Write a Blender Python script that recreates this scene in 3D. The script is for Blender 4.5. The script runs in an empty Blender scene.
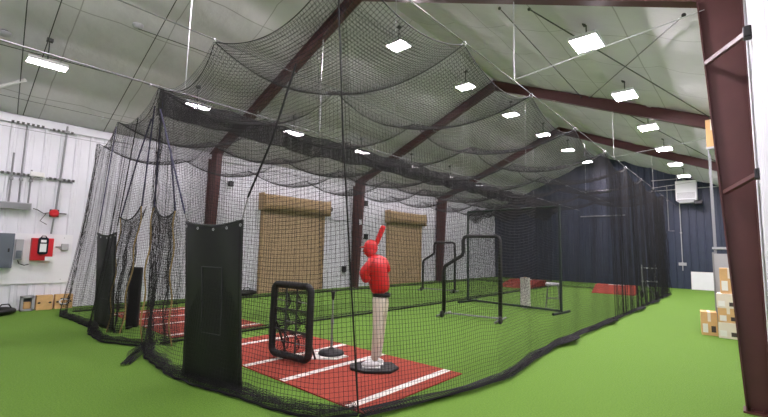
import bpy, bmesh, math, random
import numpy as np
from mathutils import Vector, Matrix, Quaternion
random.seed(7); rng = np.random.default_rng(7)
PI = math.pi
SC = bpy.context.scene
COL = SC.collection

# ------------------------------------------------------------------ materials
def lin(r, g, b):
    f = lambda c: c/12.92 if c <= .04045 else ((c+.055)/1.055)**2.4
    return (f(r/255), f(g/255), f(b/255), 1)

def mat(name, rgb, rough=.6, metal=0., var=.0, scale=20., bump=0., bscale=None, emit=None, strength=0.):
    m = bpy.data.materials.new(name); m.use_nodes = True
    nt = m.node_tree; p = nt.nodes['Principled BSDF']
    p.inputs['Roughness'].default_value = rough; p.inputs['Metallic'].default_value = metal
    c = lin(*rgb); p.inputs['Base Color'].default_value = c
    if var > 0 or bump > 0:
        tc = nt.nodes.new('ShaderNodeTexCoord')
        n = nt.nodes.new('ShaderNodeTexNoise'); n.inputs['Scale'].default_value = scale; n.inputs['Detail'].default_value = 5
        nt.links.new(tc.outputs['Object'], n.inputs['Vector'])
        if var > 0:
            r = nt.nodes.new('ShaderNodeValToRGB')
            r.color_ramp.elements[0].position = .3; r.color_ramp.elements[1].position = .7
            r.color_ramp.elements[0].color = tuple(max(0, x*(1-var)) for x in c[:3])+(1,)
            r.color_ramp.elements[1].color = tuple(min(1, x*(1+var)) for x in c[:3])+(1,)
            nt.links.new(n.outputs['Fac'], r.inputs['Fac']); nt.links.new(r.outputs['Color'], p.inputs['Base Color'])
        if bump > 0:
            n2 = n
            if bscale:
                n2 = nt.nodes.new('ShaderNodeTexNoise'); n2.inputs['Scale'].default_value = bscale; n2.inputs['Detail'].default_value = 4
                nt.links.new(tc.outputs['Object'], n2.inputs['Vector'])
            b = nt.nodes.new('ShaderNodeBump'); b.inputs['Strength'].default_value = bump; b.inputs['Distance'].default_value = .02
            nt.links.new(n2.outputs['Fac'], b.inputs['Height']); nt.links.new(b.outputs['Normal'], p.inputs['Normal'])
    if emit:
        p.inputs['Emission Color'].default_value = emit; p.inputs['Emission Strength'].default_value = strength
    return m

M = dict(
    turf=mat('turf', (97, 138, 38), .9, var=.22, scale=60, bump=.6, bscale=420),
    white_panel=mat('white_metal_panel', (226, 228, 234), .45, var=.03, scale=2),
    navy_panel=mat('navy_metal_panel', (47, 56, 76), .5, var=.08, scale=3),
    roof=mat('white_roof_insulation', (207, 206, 208), .7, var=.06, scale=1.2, bump=.9, bscale=3.2),
    red_steel=mat('red_oxide_steel', (82, 44, 42), .5, var=.08, scale=4),
    net=mat('black_net_twine', (17, 17, 19), .8),
    band=mat('black_net_band', (34, 33, 36), .7),
    tan_rope=mat('tan_rope', (150, 128, 82), .8, var=.15, scale=60),
    blue_strap=mat('dark_blue_strap', (38, 38, 70), .7),
    rope=mat('black_rope', (18, 18, 20), .8, var=.2, scale=80),
    vinyl=mat('black_vinyl', (9, 9, 11), .5, var=.15, scale=6, bump=.15, bscale=4),
    vinyl_line=mat('grey_seam', (62, 62, 66), .6),
    pad=mat('black_foam_padding', (22, 22, 24), .55, var=.2, scale=25, bump=.2),
    webbing=mat('grey_webbing', (120, 120, 118), .7),
    steel=mat('galvanised_steel', (186, 188, 188), .35, .5, var=.06, scale=10),
    conduit=mat('grey_conduit', (140, 142, 144), .4, .4),
    dark_conduit=mat('dark_grey_conduit', (70, 72, 70), .5, .3),
    clay=mat('brick_red_turf', (158, 62, 44), .9, var=.16, scale=90, bump=.4, bscale=400),
    line=mat('white_turf_line', (226, 222, 214), .85, var=.05, scale=100),
    rubber=mat('black_rubber', (26, 27, 29), .55, var=.1, scale=20),
    plate=mat('white_rubber', (230, 228, 220), .5),
    red_plastic=mat('red_plastic', (205, 28, 32), .4, var=.04, scale=6),
    beige_plastic=mat('beige_plastic', (214, 202, 188), .5, var=.04, scale=6),
    white_plastic=mat('white_plastic', (228, 228, 226), .45, var=.02, scale=5),
    black_belt=mat('black_belt', (14, 14, 15), .4),
    green_tube=mat('dark_green_tube', (24, 44, 36), .5),
    tan_door=mat('tan_slats', (182, 157, 120), .5, var=.05, scale=3),
    tan_hood=mat('tan_hood', (176, 150, 110), .5, var=.05, scale=3),
    aed_red=mat('red_cabinet', (206, 28, 40), .4),
    panel_grey=mat('grey_enamel', (98, 106, 116), .45),
    light_grey=mat('light_grey_enamel', (168, 170, 172), .5),
    board=mat('white_board', (232, 234, 236), .55, var=.02, scale=4),
    wood=mat('pale_wood', (214, 174, 118), .6, var=.12, scale=9),
    card=mat('cardboard', (206, 166, 112), .8, var=.07, scale=8),
    card_white=mat('white_carton', (222, 212, 194), .75, var=.03, scale=8),
    ink=mat('dark_print', (60, 50, 46), .7),
    glass=mat('dark_screen', (28, 30, 40), .2),
    black=mat('black_plastic', (20, 20, 22), .5),
    galv_seat=mat('pale_grey_plastic', (186, 188, 190), .5),
    housing=mat('white_fixture', (210, 212, 212), .4),
    light_dim=mat('tube_diffuser', (255, 255, 255), .5, emit=(1, .89, .97, 1), strength=96.),
    light=mat('led_diffuser', (255, 255, 255), .5, emit=(1, .89, .97, 1), strength=168.),
)
# roller-door slats: horizontal ribs in the bump of the curtain material
def add_slats(m, period):
    nt = m.node_tree; p = nt.nodes['Principled BSDF']
    tc = nt.nodes.new('ShaderNodeTexCoord'); w = nt.nodes.new('ShaderNodeTexWave')
    w.bands_direction = 'Z'; w.inputs['Scale'].default_value = 2*PI/period/20; w.inputs['Distortion'].default_value = 0
    b = nt.nodes.new('ShaderNodeBump'); b.inputs['Strength'].default_value = .5; b.inputs['Distance'].default_value = .01
    nt.links.new(tc.outputs['Object'], w.inputs['Vector']); nt.links.new(w.outputs['Fac'], b.inputs['Height'])
    nt.links.new(b.outputs['Normal'], p.inputs['Normal'])
add_slats(M['tan_door'], .09)
def add_seams(m):
    nt = m.node_tree; p = nt.nodes['Principled BSDF']; old = p.inputs['Base Color'].links[0].from_socket
    tc = nt.nodes.new('ShaderNodeTexCoord'); b = nt.nodes.new('ShaderNodeTexBrick'); b.offset = 0; b.squash = 1
    b.inputs['Scale'].default_value = 1; b.inputs['Brick Width'].default_value = 1.3; b.inputs['Row Height'].default_value = 1.52; b.inputs['Mortar Size'].default_value = .012; b.inputs['Mortar Smooth'].default_value = .3
    mx = nt.nodes.new('ShaderNodeMix'); mx.data_type = 'RGBA'; mx.blend_type = 'MULTIPLY'; mx.inputs[7].default_value = (.62, .62, .60, 1)
    nt.links.new(tc.outputs['Object'], b.inputs['Vector']); nt.links.new(b.outputs['Fac'], mx.inputs[0]); nt.links.new(old, mx.inputs[6]); nt.links.new(mx.outputs[2], p.inputs['Base Color'])
add_seams(M['roof'])

# ------------------------------------------------------------------ mesh helpers
class MB:
    def __init__(s): s.v = []; s.f = []
    def add(s, v, f):
        o = len(s.v); s.v += [tuple(map(float, p)) for p in v]; s.f += [tuple(o+i for i in q) for q in f]; return s
    def box(s, a, b, rot=None, bev=0.):
        bm = bmesh.new(); bmesh.ops.create_cube(bm, size=1)
        c = [(a[i]+b[i])/2 for i in range(3)]; d = [abs(b[i]-a[i]) for i in range(3)]
        for v in bm.verts: v.co = Vector((v.co.x*d[0], v.co.y*d[1], v.co.z*d[2]))
        if bev: bmesh.ops.bevel(bm, geom=bm.edges[:], offset=min(bev, min(d)*.45), segments=2, affect='EDGES', profile=.5)
        R = rot if rot is not None else Matrix.Identity(3)
        bm.verts.index_update()
        s.add([R @ v.co + Vector(c) for v in bm.verts], [[v.index for v in f.verts] for f in bm.faces]); bm.free(); return s
    def tube(s, pts, r, n=8, cap=True, closed=False):
        P = [Vector(p) for p in pts]; m = len(P); rr = r if hasattr(r, '__len__') else [r]*m
        ref = None; rings = []
        for i, p in enumerate(P):
            if closed: t = P[(i+1) % m]-P[i-1]
            else: t = P[min(i+1, m-1)]-P[max(i-1, 0)]
            t.normalize()
            if ref is None:
                ref = t.orthogonal().normalized()
            ref = (ref - t*ref.dot(t)).normalized(); b = t.cross(ref)
            rings.append([p+(ref*math.cos(2*PI*k/n)+b*math.sin(2*PI*k/n))*rr[i] for k in range(n)])
        v = [q for R in rings for q in R]; f = []
        for i in range(m if closed else m-1):
            j = (i+1) % m
            for k in range(n): f.append((i*n+k, i*n+(k+1) % n, j*n+(k+1) % n, j*n+k))
        if cap and not closed: f += [tuple(range(n-1, -1, -1)), tuple((m-1)*n+k for k in range(n))]
        return s.add(v, f)
    def cyl(s, a, b, r, n=16): return s.tube([a, b], r, n)
    def lathe(s, prof, c=(0, 0, 0), n=24):
        v = []; f = []; m = len(prof)
        for (r, z) in prof:
            for k in range(n): v.append((c[0]+r*math.cos(2*PI*k/n), c[1]+r*math.sin(2*PI*k/n), c[2]+z))
        for i in range(m-1):
            for k in range(n): f.append((i*n+k, i*n+(k+1) % n, (i+1)*n+(k+1) % n, (i+1)*n+k))
        f += [tuple(range(n-1, -1, -1)), tuple((m-1)*n+k for k in range(n))]
        return s.add(v, f)
    def prism(s, poly, z0, z1, axis='z'):
        n = len(poly)
        def P(a, b, c): return (a, b, c) if axis == 'z' else ((a, c, b) if axis == 'y' else (c, a, b))
        v = [P(a, b, z0) for a, b in poly]+[P(a, b, z1) for a, b in poly]
        f = [tuple(range(n-1, -1, -1)), tuple(range(n, 2*n))]+[(i, (i+1) % n, n+(i+1) % n, n+i) for i in range(n)]
        return s.add(v, f)
    def grid(s, G, thick=0.):
        G = np.asarray(G); a, b, _ = G.shape
        f = [(i*b+j, (i+1)*b+j, (i+1)*b+j+1, i*b+j+1) for i in range(a-1) for j in range(b-1)]
        return s.add(G.reshape(-1, 3), f)
    def ell(s, c, r, n=16, m=10, R=None):
        v = []; f = []
        for i in range(m+1):
            th = PI*i/m
            for k in range(n):
                p = Vector((r[0]*math.sin(th)*math.cos(2*PI*k/n), r[1]*math.sin(th)*math.sin(2*PI*k/n), r[2]*math.cos(th)))
                if R: p = R @ p
                v.append(p+Vector(c))
        for i in range(m):
            for k in range(n): f.append((i*n+k, (i+1)*n+k, (i+1)*n+(k+1) % n, i*n+(k+1) % n))
        return s.add(v, f)
    def build(s, name, m, parent=None, smooth=False, solid=0., bevel=0.):
        me = bpy.data.meshes.new(name); me.from_pydata(s.v, [], s.f)
        bm = bmesh.new(); bm.from_mesh(me); bmesh.ops.recalc_face_normals(bm, faces=bm.faces[:]); bm.to_mesh(me); bm.free()
        me.materials.append(M[m] if isinstance(m, str) else m)
        if smooth: me.polygons.foreach_set('use_smooth', [True]*len(me.polygons))
        o = bpy.data.objects.new(name, me); COL.objects.link(o)
        if parent is not None: o.parent = parent
        if solid: d = o.modifiers.new('solid', 'SOLIDIFY'); d.thickness = solid; d.offset = 0
        if bevel: d = o.modifiers.new('bevel', 'BEVEL'); d.width = bevel; d.segments = 2; d.limit_method = 'ANGLE'
        return o

def tag(o, label=None, cat=None, group=None, kind=None):
    if label: o['label'] = label
    if cat: o['category'] = cat
    if group: o['group'] = group
    if kind: o['kind'] = kind
    return o
def thing(name, label, cat, loc=(0, 0, 0), rz=0., group=None, kind=None):
    o = bpy.data.objects.new(name, None); COL.objects.link(o); o.location = loc; o.rotation_euler = (0, 0, rz); o.empty_display_size = .1
    return tag(o, label, cat, group, kind)
def struct(o, label, cat): return tag(o, label, cat, kind='structure')
def copy_tree(o, parent=None):
    c = o.copy(); COL.objects.link(c)
    if parent is not None: c.parent = parent
    for ch in list(o.children): copy_tree(ch, c)
    return c

def tubes_np(L, r):
    """three-sided twine along many polylines; L is (n,k,3)"""
    n, k, _ = L.shape
    t = np.gradient(L, axis=1) if k > 2 else np.repeat(L[:, 1:]-L[:, :1], 2, axis=1)
    t /= np.linalg.norm(t, axis=2, keepdims=True)+1e-9
    ref = np.array([.31, .52, .795]); a = np.cross(t, ref); a /= np.linalg.norm(a, axis=2, keepdims=True)+1e-9
    b = np.cross(t, a)
    V = np.stack([L+r*(a*math.cos(q)+b*math.sin(q)) for q in (0, 2*PI/3, 4*PI/3)], axis=2)  # n,k,3,3
    idx = np.arange(n*k*3).reshape(n, k, 3)
    F = np.stack([idx[:, :-1, :], np.roll(idx, -1, 2)[:, :-1, :], np.roll(idx, -1, 2)[:, 1:, :], idx[:, 1:, :]], axis=-1)
    return V.reshape(-1, 3), F.reshape(-1, 4)
def np_mesh(name, chunks, m, parent=None):
    Vs = []; Fs = []; o = 0
    for V, F in chunks: Vs.append(V); Fs.append(F+o); o += len(V)
    V = np.concatenate(Vs); F = np.concatenate(Fs)
    me = bpy.data.meshes.new(name)
    me.vertices.add(len(V)); me.vertices.foreach_set('co', V.astype(np.float32).ravel())
    me.loops.add(len(F)*4); me.loops.foreach_set('vertex_index', F.astype(np.int32).ravel())
    me.polygons.add(len(F)); me.polygons.foreach_set('loop_start', np.arange(0, len(F)*4, 4, dtype=np.int32))
    me.update(calc_edges=True); me.materials.append(M[m])
    ob = bpy.data.objects.new(name, me); COL.objects.link(ob)
    if parent is not None: ob.parent = parent
    return ob
def net(name, S, Lu, Lw, parent, cell=.0445, r=.0019, m='net', du=.25, dw=.25, org=(0, 0, 0)):
    """knotted square net: twines along both directions of the surface S(u,w), u,w in 0..1"""
    nu = max(2, round(Lu/cell)); nw = max(2, round(Lw/cell)); ku = max(3, round(Lu/du)); kw = max(3, round(Lw/dw))
    U = np.linspace(0, 1, nu+1); W = np.linspace(0, 1, kw+1)
    A = S(*np.meshgrid(U, W, indexing='ij')) - np.array(org)
    U2 = np.linspace(0, 1, ku+1); W2 = np.linspace(0, 1, nw+1)
    B = S(*np.meshgrid(U2, W2, indexing='ij')).transpose(1, 0, 2) - np.array(org)
    return np_mesh(name, [tubes_np(A, r), tubes_np(B, r)], m, parent)
def path_fn(pts):
    """arc-length parametrised polyline"""
    P = np.array(pts, float); d = np.r_[0, np.cumsum(np.linalg.norm(np.diff(P, axis=0), axis=1))]; d /= d[-1]
    return lambda u: np.stack([np.interp(u, d, P[:, i]) for i in range(P.shape[1])], -1)

# ------------------------------------------------------------------ camera
cam = bpy.data.cameras.new('camera'); co = bpy.data.objects.new('camera', cam); COL.objects.link(co); SC.camera = co
cam.sensor_width = 36; cam.sensor_fit = 'HORIZONTAL'; cam.lens = 404.5/768*36
def rot3(rx, ry, rz):
    return Matrix.Rotation(rz, 3, 'Z') @ Matrix.Rotation(rx, 3, 'X') @ Matrix.Rotation(ry, 3, 'Y')
Rw = rot3(.104, -.023, .727)                  # columns: right, forward, up
cr, cf, cu = Rw.col[0], Rw.col[1], Rw.col[2]
co.matrix_world = Matrix(((cr.x, cu.x, -cf.x, 0), (cr.y, cu.y, -cf.y, 0), (cr.z, cu.z, -cf.z, 1.55), (0, 0, 0, 1)))

# ------------------------------------------------------------------ the building
WL, WR, YN, YF, XA, ZA, SL = -12.53, .17, -2.4, 25.4, -5.96, 7.35, .43
zroof = lambda x: ZA-SL*abs(x-XA)
zbot = lambda x: 6.97-SL*abs(x-XA)              # underside of the rafters

g = MB(); g.grid([[(x, y, 0) for y in np.linspace(YN, YF, 12)] for x in np.linspace(WL-.1, WR+.3, 6)])
struct(g.build('floor', 'turf'), 'bright green artificial turf covering the whole hall floor', 'floor')

def ribbed(p0, p1, ztop, name, m, pitch=.305, rib=.04, depth=.022, inward=(1, 0)):
    """vertical ribbed steel sheet from p0 to p1 (floor points), ztop(t) along it"""
    L = math.hypot(p1[0]-p0[0], p1[1]-p0[1]); n = int(L/pitch); s = []
    for i in range(n+1):
        c = i*pitch
        s += [(c, 0), (c+.10, 0), (c+.10+.018, depth), (c+.10+.018+rib, depth), (c+.136+rib, 0)]
        s += [(c+.225, 0), (c+.232, depth*.25), (c+.245, depth*.25), (c+.252, 0)]
    s = [q for q in s if q[0] < L]+[(L, 0)]
    if ztop == 'gable':
        extra = []
    g = MB(); rows = []
    for (a, d) in s:
        t = a/L; x = p0[0]+(p1[0]-p0[0])*t+inward[0]*d; y = p0[1]+(p1[1]-p0[1])*t+inward[1]*d
        zt = ztop(x)
        rows.append([(x, y, 0), (x, y, zt)])
    g.grid(rows); return g.build(name, m)
struct(ribbed((WL, YN), (WL, YF), lambda x: zroof(WL)-.0, 'wall_left', 'white_panel', inward=(1, 0)), 'white ribbed metal wall with the two tan roller doors', 'wall')
struct(ribbed((WR, YF), (WR, YN), lambda x: zroof(WR), 'wall_right', 'white_panel', inward=(-1, 0)), 'white ribbed metal wall behind the nearest dark red column', 'wall')
struct(ribbed((WL, YF), (WR, YF), zroof, 'wall_far', 'navy_panel', pitch=.305, depth=.03, inward=(0, -1)), 'dark navy ribbed metal gable wall at the far end', 'wall')
struct(ribbed((WR, YN), (WL, YN), zroof, 'wall_near', 'white_panel', inward=(0, 1)), 'white ribbed metal gable wall behind the camera', 'wall')

def slope(xe, name, label):
    L = math.hypot(xe-XA, zroof(xe)-ZA); ns = 5; npan = ns*8; ny = 170
    G = []
    for i in range(npan+1):
        t = i/npan; x = XA+(xe-XA)*t; z = ZA+(zroof(xe)-ZA)*t; row = []
        a = abs(math.sin(PI*t*ns))**.6
        for j in range(ny+1):
            y = YN+(YF-YN)*j/ny; b = abs(math.sin(PI*(y-YN)/1.52))**.5
            sag = .085*a*(.5+.5*b)+.012*b*math.sin(9*x+5*y)*a
            row.append((x, y, z-sag))
        G.append(row)
    o = MB().grid(G).build(name, 'roof', smooth=True); return struct(o, label, 'ceiling')
slope(WL-.02, 'ceiling', 'left slope of the white quilted insulation ceiling')
slope(WR+.02, 'ceiling', 'right slope of the white quilted insulation ceiling')
g = MB(); g.box((WL+.02, YN, zroof(WL)-.22), (WL+.07, YF, zroof(WL)-.03), bev=.01)
struct(g.build('trim_1', 'white_panel'), 'white eave trim along the top of the left wall', 'trim')

# steel portal frames ---------------------------------------------------------
def plate_strip(g, pts, y, w, t=.012):
    """flange: a strip following pts (x,z) with width w across y"""
    for (a, b) in zip(pts[:-1], pts[1:]):
        d = Vector((b[0]-a[0], 0, b[1]-a[1])).normalized(); n = Vector((-d.z, 0, d.x))*t
        A = Vector((a[0], 0, a[1])); B = Vector((b[0], 0, b[1]))
        v = []
        for yy in (y-w/2, y+w/2):
            for q in (A, B, B+n, A+n): v.append((q.x, yy, q.z))
        g.add(v, [(0, 1, 2, 3), (7, 6, 5, 4), (0, 4, 5, 1), (1, 5, 6, 2), (2, 6, 7, 3), (3, 7, 4, 0)])
def frame(Y, label):
    t = thing('steel_portal_frame', label, 'steel frame', (XA, Y, 0))
    def part(name, web, fl, w=.17):
        g = MB(); g.prism([(x-XA, z) for x, z in web], -.006, .006, 'y')
        for f in fl: plate_strip(g, [(x-XA, z) for x, z in f], 0, w)
        return g.build(name, 'red_steel', t)
    kl, kr = WL+.62, -.255
    part('column', [(WL+.05, 0), (WL+.36, 0), (kl, zbot(kl)), (WL+.05, zroof(WL+.05)-.08)], [[(WL+.36, 0), (kl, zbot(kl))], [(WL+.05, 0), (WL+.05, zroof(WL)-.1)]])
    part('column', [(WR-.04, 0), (-.055, 0), (kr, zbot(kr)), (WR-.04, zroof(WR)-.08)], [[(-.055, 0), (kr, zbot(kr))], [(WR-.04, 0), (WR-.04, zroof(WR)-.1)]])
    for k, sx in ((kl, WL+.05), (kr, WR-.04)):
        part('rafter', [(k, zbot(k)), (XA, 6.97), (XA, ZA-.08), (sx, zroof(sx)-.08)], [[(k, zbot(k)), (XA, 6.97)], [(XA, ZA-.09), (sx, zroof(sx)-.09)]])
    for x, w, bx in ((WL+.2, .4, (WL+.1, WL+.3)), (.02, .22, (-.02, .07))):
        g = MB(); g.box((x-XA-w/2, -.1, 0), (x-XA+w/2, .1, .02))
        for q in bx:
            for y in (-.06, .06): g.cyl((q-XA, y, .015), (q-XA, y, .05), .012, 6)
        g.build('base_plate', 'red_steel', t)
    g = MB()
    for x in (XA-.012, XA+.012): g.box((x-XA-.008, -.085, 6.95), (x-XA+.008, .085, ZA-.1))
    for zz in (7.02, 7.1, 7.18): 
        for y in (-.05, .05): g.cyl((-.04, y, zz), (.04, y, zz), .012, 6)
    g.build('splice_plate', 'red_steel', t)
    return t
FY = (5.75, 12.1, 18.45)
f1 = frame(FY[0], 'nearest dark red steel frame, its right column close to the camera')
f2 = frame(FY[1], 'second dark red steel frame, its left column between the two tan roller doors')
f3 = frame(FY[2], 'third dark red steel frame, its left column beyond both tan roller doors')
for (nm, x, y, z) in (('nearest right column', None, None, None),):
    pass
def brace(label, a, b):
    t = thing('flange_brace', label, 'brace', a)
    d = Vector(b)-Vector(a)
    g = MB(); g.tube([(0, 0, 0), d], .03, 4); g.build('angle_bar', 'red_steel', t)
    g = MB(); e = d; g.box((e.x-.03, e.y-.05, e.z-.05), (e.x+.03, e.y+.05, e.z+.05), bev=.01); g.build('end_clip', 'black', t)
brace('upper rusty red angle brace from the near right column to the wall', (-.21, 5.66, 3.74), (.12, 4.6, 3.52))
brace('lower rusty red angle brace from the near right column to the wall', (-.12, 5.66, 2.26), (.14, 5.2, 2.36))

# roller doors ------------------------------------------------------------------
def roller_door(name, y0, y1, label):
    t = thing(name, label, 'door', (WL, (y0+y1)/2, 0), kind='structure'); h = (y1-y0)/2
    g = MB(); g.box((.03, -h, .03), (.06, h, 3.0)); g.build('door_curtain', 'tan_door', t)
    g = MB(); g.box((.025, -h, .0), (.085, h, .09), bev=.01); g.build('bottom_bar', 'tan_hood', t)
    for s in (-1, 1):
        g = MB(); g.box((.0, s*h-.05, 0), (.11, s*h+.05, 3.0), bev=.008); g.build('guide_rail', 'tan_hood', t)
    pr = [(.0, 3.42), (.30, 3.42), (.38, 3.34), (.38, 3.05), (.31, 2.93), (.0, 2.93)]
    g = MB(); g.prism([(a, b) for a, b in pr], -h-.12, h+.12, 'y')
    hood = g.build('hood', 'tan_hood', t, bevel=.012)
    for s in (-1, 1):
        g = MB(); g.box((.0, s*(h+.14)-.02, 2.86), (.34, s*(h+.14)+.02, 3.46), bev=.02); g.build('end_bracket', 'tan_hood', hood)
    g = MB(); g.lathe([(.04, 0), (.1, .0), (.1, .12), (.03, .12)], (0, 0, 0), 18)
    o = g.build('motor_drum', 'dark_conduit', hood); o.rotation_euler = (-PI/2, 0, 0); o.location = (.2, h+.16, 3.15)
roller_door('door_1', 7.68, 10.4, 'nearer tan roller door between the first and second red columns')
roller_door('door_2', 14.32, 16.9, 'farther tan roller door between the second and third red columns')

# ------------------------------------------------------------------ ceiling lights
def ceiling_light(x, y, z, label, sx=.5, sy=.42, group=None, tilt=0., lm='light'):
    t = thing('ceiling_light', label, 'ceiling light', (x, y, z), 0, group)
    R = Matrix.Rotation(tilt, 3, 'Y')
    g = MB(); g.box((-sx/2, -sy/2, .0), (sx/2, sy/2, .07), bev=.015); h = g.build('housing', 'housing', t)
    g = MB(); g.box((-sx/2+.015, -sy/2+.015, -.0006), (sx/2-.015, sy/2-.015, .002)); d = g.build('diffuser', lm, t)
    h.rotation_euler = d.rotation_euler = (0, tilt, 0)
    top = zroof(x)-z-.02
    g = MB(); g.cyl((0, 0, .06), (0, 0, top), .012, 6); g.build('hanger', 'dark_conduit', t)
    g = MB(); g.box((-.05, -.05, top-.06), (.05, .05, top)); g.build('junction_box', 'dark_conduit', t)
    return t
ordn = ['first', 'second', 'third', 'fourth', 'fifth', 'sixth', 'seventh']
for i in range(6):
    ceiling_light(-6.23, 7.42+3.27*i, 6.67, f'{ordn[i]} lit ceiling light from the camera in the row along the ridge')
    ceiling_light(-1.84, 7.2+2.99*i, 5.16, f'{ordn[i]} lit ceiling light from the camera in the row on the right slope', sx=.44, sy=.55)
for i in range(7):
    ceiling_light(-10.06, 1.26+2.92*i, 5.03, f'{ordn[i]} lit ceiling light from the camera in the row above the left wall', sx=.3, sy=.62, lm='light_dim')
for x, z in ((-6.23, 6.67), (-1.84, 5.16)):
    for y in (4.15, 1.0):
        ceiling_light(x, y, z, 'lit ceiling light high over the front of the hall, above the frame of the photo', group='ceiling lights above the frame')

# ------------------------------------------------------------------ support cables
ZC = 4.15
CABX = [-2.5, -4.92, -7.15, -9.85, -11.62]
cname = ['along the right edge of the nearer cage', 'over the middle of the nearer cage', 'over the divider between the cages', 'over the middle of the farther cage', 'along the left wall side of the farther cage']
HANG = [2.2, 4.25, 6.4, 8.7, 11.1, 13.5, 15.9, 18.3, 20.6]
YE = 20.6
zc = lambda x: ZC if x > -11 else 3.98
def roofcab(ix, rad, m, extra=()):
    x = CABX[ix]; z = zc(x)
    t = thing('support_cable', f'long grey steel cable {cname[ix]}', 'cable', (x, YN+.05, 0))
    y0 = YN+.05
    g = MB(); g.tube([(0, 0, z+.03), (0, YF-y0-.05, z+.03)], rad, 6); g.build('cable', m, t)
    for Y in FY+tuple(extra):
        g = MB(); top = zbot(x) if Y in FY else zroof(x)-.03
        g.cyl((0, Y-y0, z+.03), (0, Y-y0, top+.01), .009, 6); g.build('hanger_rod', 'steel', t)
        if ix == 0:
            g = MB(); g.cyl((0, Y-y0, z+.05), (-.2-x, Y-y0, 4.42), .008, 6); g.build('tie_rod', 'steel', t)
    if ix in (0, 1, 2, 3):
        for Y in HANG:
            g = MB(); g.tube([(.0+.03*math.cos(a), Y-y0, z+.005+.035*math.sin(a)) for a in np.linspace(0, 2*PI, 11)[:-1]], .006, 5, closed=True)
            g.build('snap_ring', 'steel', t)
roofcab(0, .006, 'dark_conduit'); roofcab(1, .009, 'conduit'); roofcab(2, .016, 'conduit', (2.75,)); roofcab(3, .005, 'dark_conduit'); roofcab(4, .004, 'dark_conduit')

# ------------------------------------------------------------------ nets
def zcab(x, Y):
    """height of the net along a cable: it hangs from the rings and droops between them"""
    h = np.array(HANG); i = np.clip(np.searchsorted(h, Y, 'right')-1, 0, len(h)-2)
    v = np.clip((Y-h[i])/(h[i+1]-h[i]), 0, 1); k = (h[i+1]-h[i])/2.2
    return zc(x)-.27*k*(4*v*(1-v))
def roof_surface(xs):
    xs = np.array(xs)
    def S(u, w):
        X = xs[0]+(xs[-1]-xs[0])*w; Y = HANG[0]+(HANG[-1]-HANG[0])*u
        a = np.searchsorted(-xs, -X, 'left') if xs[0] > xs[-1] else None
        i = np.clip(np.sum(X[..., None] < xs[None, :], axis=-1)-1, 0, len(xs)-2)
        f = (X-xs[i])/(xs[i+1]-xs[i]); f = np.clip(f, 0, 1)
        zl = np.where(i == 0, zcab(xs[0], Y), zcab(xs[1], Y)); zr = np.where(i == 0, zcab(xs[1], Y), zcab(xs[2], Y))
        Z = zl*(1-f)+zr*f-.24*(4*f*(1-f))
        # the front edge swings in a little between its corners
        e = np.exp(-(Y-HANG[0])/.4)
        return np.stack([X, Y+.12*e*(4*f*(1-f))+.055*np.clip(-4.8-X, 0, 9)*(1-u)**3, Z], -1)
    return S
def seam(S, kind, parent, us):
    for u in us:
        w = np.linspace(0, 1, 49)
        P = S(np.full_like(w, u), w) if kind == 'u' else S(np.linspace(0, 1, 200), np.full(200, u))
        g = MB(); g.tube(P, .006 if kind == 'u' else .007, 5); g.build('seam_rope', 'rope', parent)
un = lambda Y: (Y-HANG[0])/(HANG[-1]-HANG[0])

def wall_net(top, bot, zt, skirt=.2, ripple=.03, out=1., fold=None, seed=1, belly=1., puff=0.):
    """ruled surface from the cable edge down to the turf, then piled up in layers on the turf; top and bot are xy paths"""
    r_ = np.random.default_rng(seed); ph = r_.uniform(0, 6.28, 8)
    T = path_fn(top); B = path_fn(bot)
    zz = [1, .0]; 
    def S(u, w):
        wall = .86; a = np.clip(w/wall, 0, 1)
        t = T(u); b = B(u); ab = a**belly; xy = t*(1-ab)[..., None]+b*ab[..., None]
        d = B(np.clip(u+.004, 0, 1))-B(np.clip(u-.004, 0, 1)); d /= np.linalg.norm(d, axis=-1, keepdims=True)+1e-9
        n = np.stack([d[..., 1], -d[..., 0]], -1)*out
        amp = ripple*(np.sin(u*23+ph[0]+a*1.3)+.6*np.sin(u*51+ph[1]-a*2)+.35*np.sin(u*97+ph[2]+a*4))*(.25+.75*np.sin(PI*np.clip(a, 0, 1)*.9))
        amp = amp+puff*np.sin(PI*a)
        if fold is not None: amp = amp+fold(u, a)
        z = zt(t[..., 0], t[..., 1])*(1-a)+.012*a
        s = np.clip((w-wall)/(1-wall), 0, 1)*3               # three layers on the turf
        k = np.floor(np.clip(s, 0, 2.999)); q = s-k; q = np.where(k % 2 == 0, q, 1-q)
        wob = .8+.2*np.sin(u*19+ph[3])*np.sin(u*11+ph[4])
        lay = np.where(s > 0, skirt*q*wob, 0)+np.where(s > 0, .008*np.sin(u*90+s*5+ph[5]), 0)
        off = amp*(1-np.clip(s, 0, 1)) + lay
        zl = np.where(s > 0, .012+.022*s+.02*np.abs(np.sin(u*37+s*2.1+ph[6]))*np.clip(s, 0, 1), 0)
        z = np.where(w > wall, zl, z)
        return np.stack([xy[..., 0]+n[..., 0]*off, xy[..., 1]+n[..., 1]*off, z], -1)
    return S
def hem(S, parent, r=.014, n=240, w=.868, name='hem_rope', m='rope'):
    u = np.linspace(0, 1, n); g = MB(); g.tube(S(u, np.full(n, w)), r, 6); g.build(name, m, parent)
zflat = lambda X, Y: np.full_like(X, 4.12)
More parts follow.
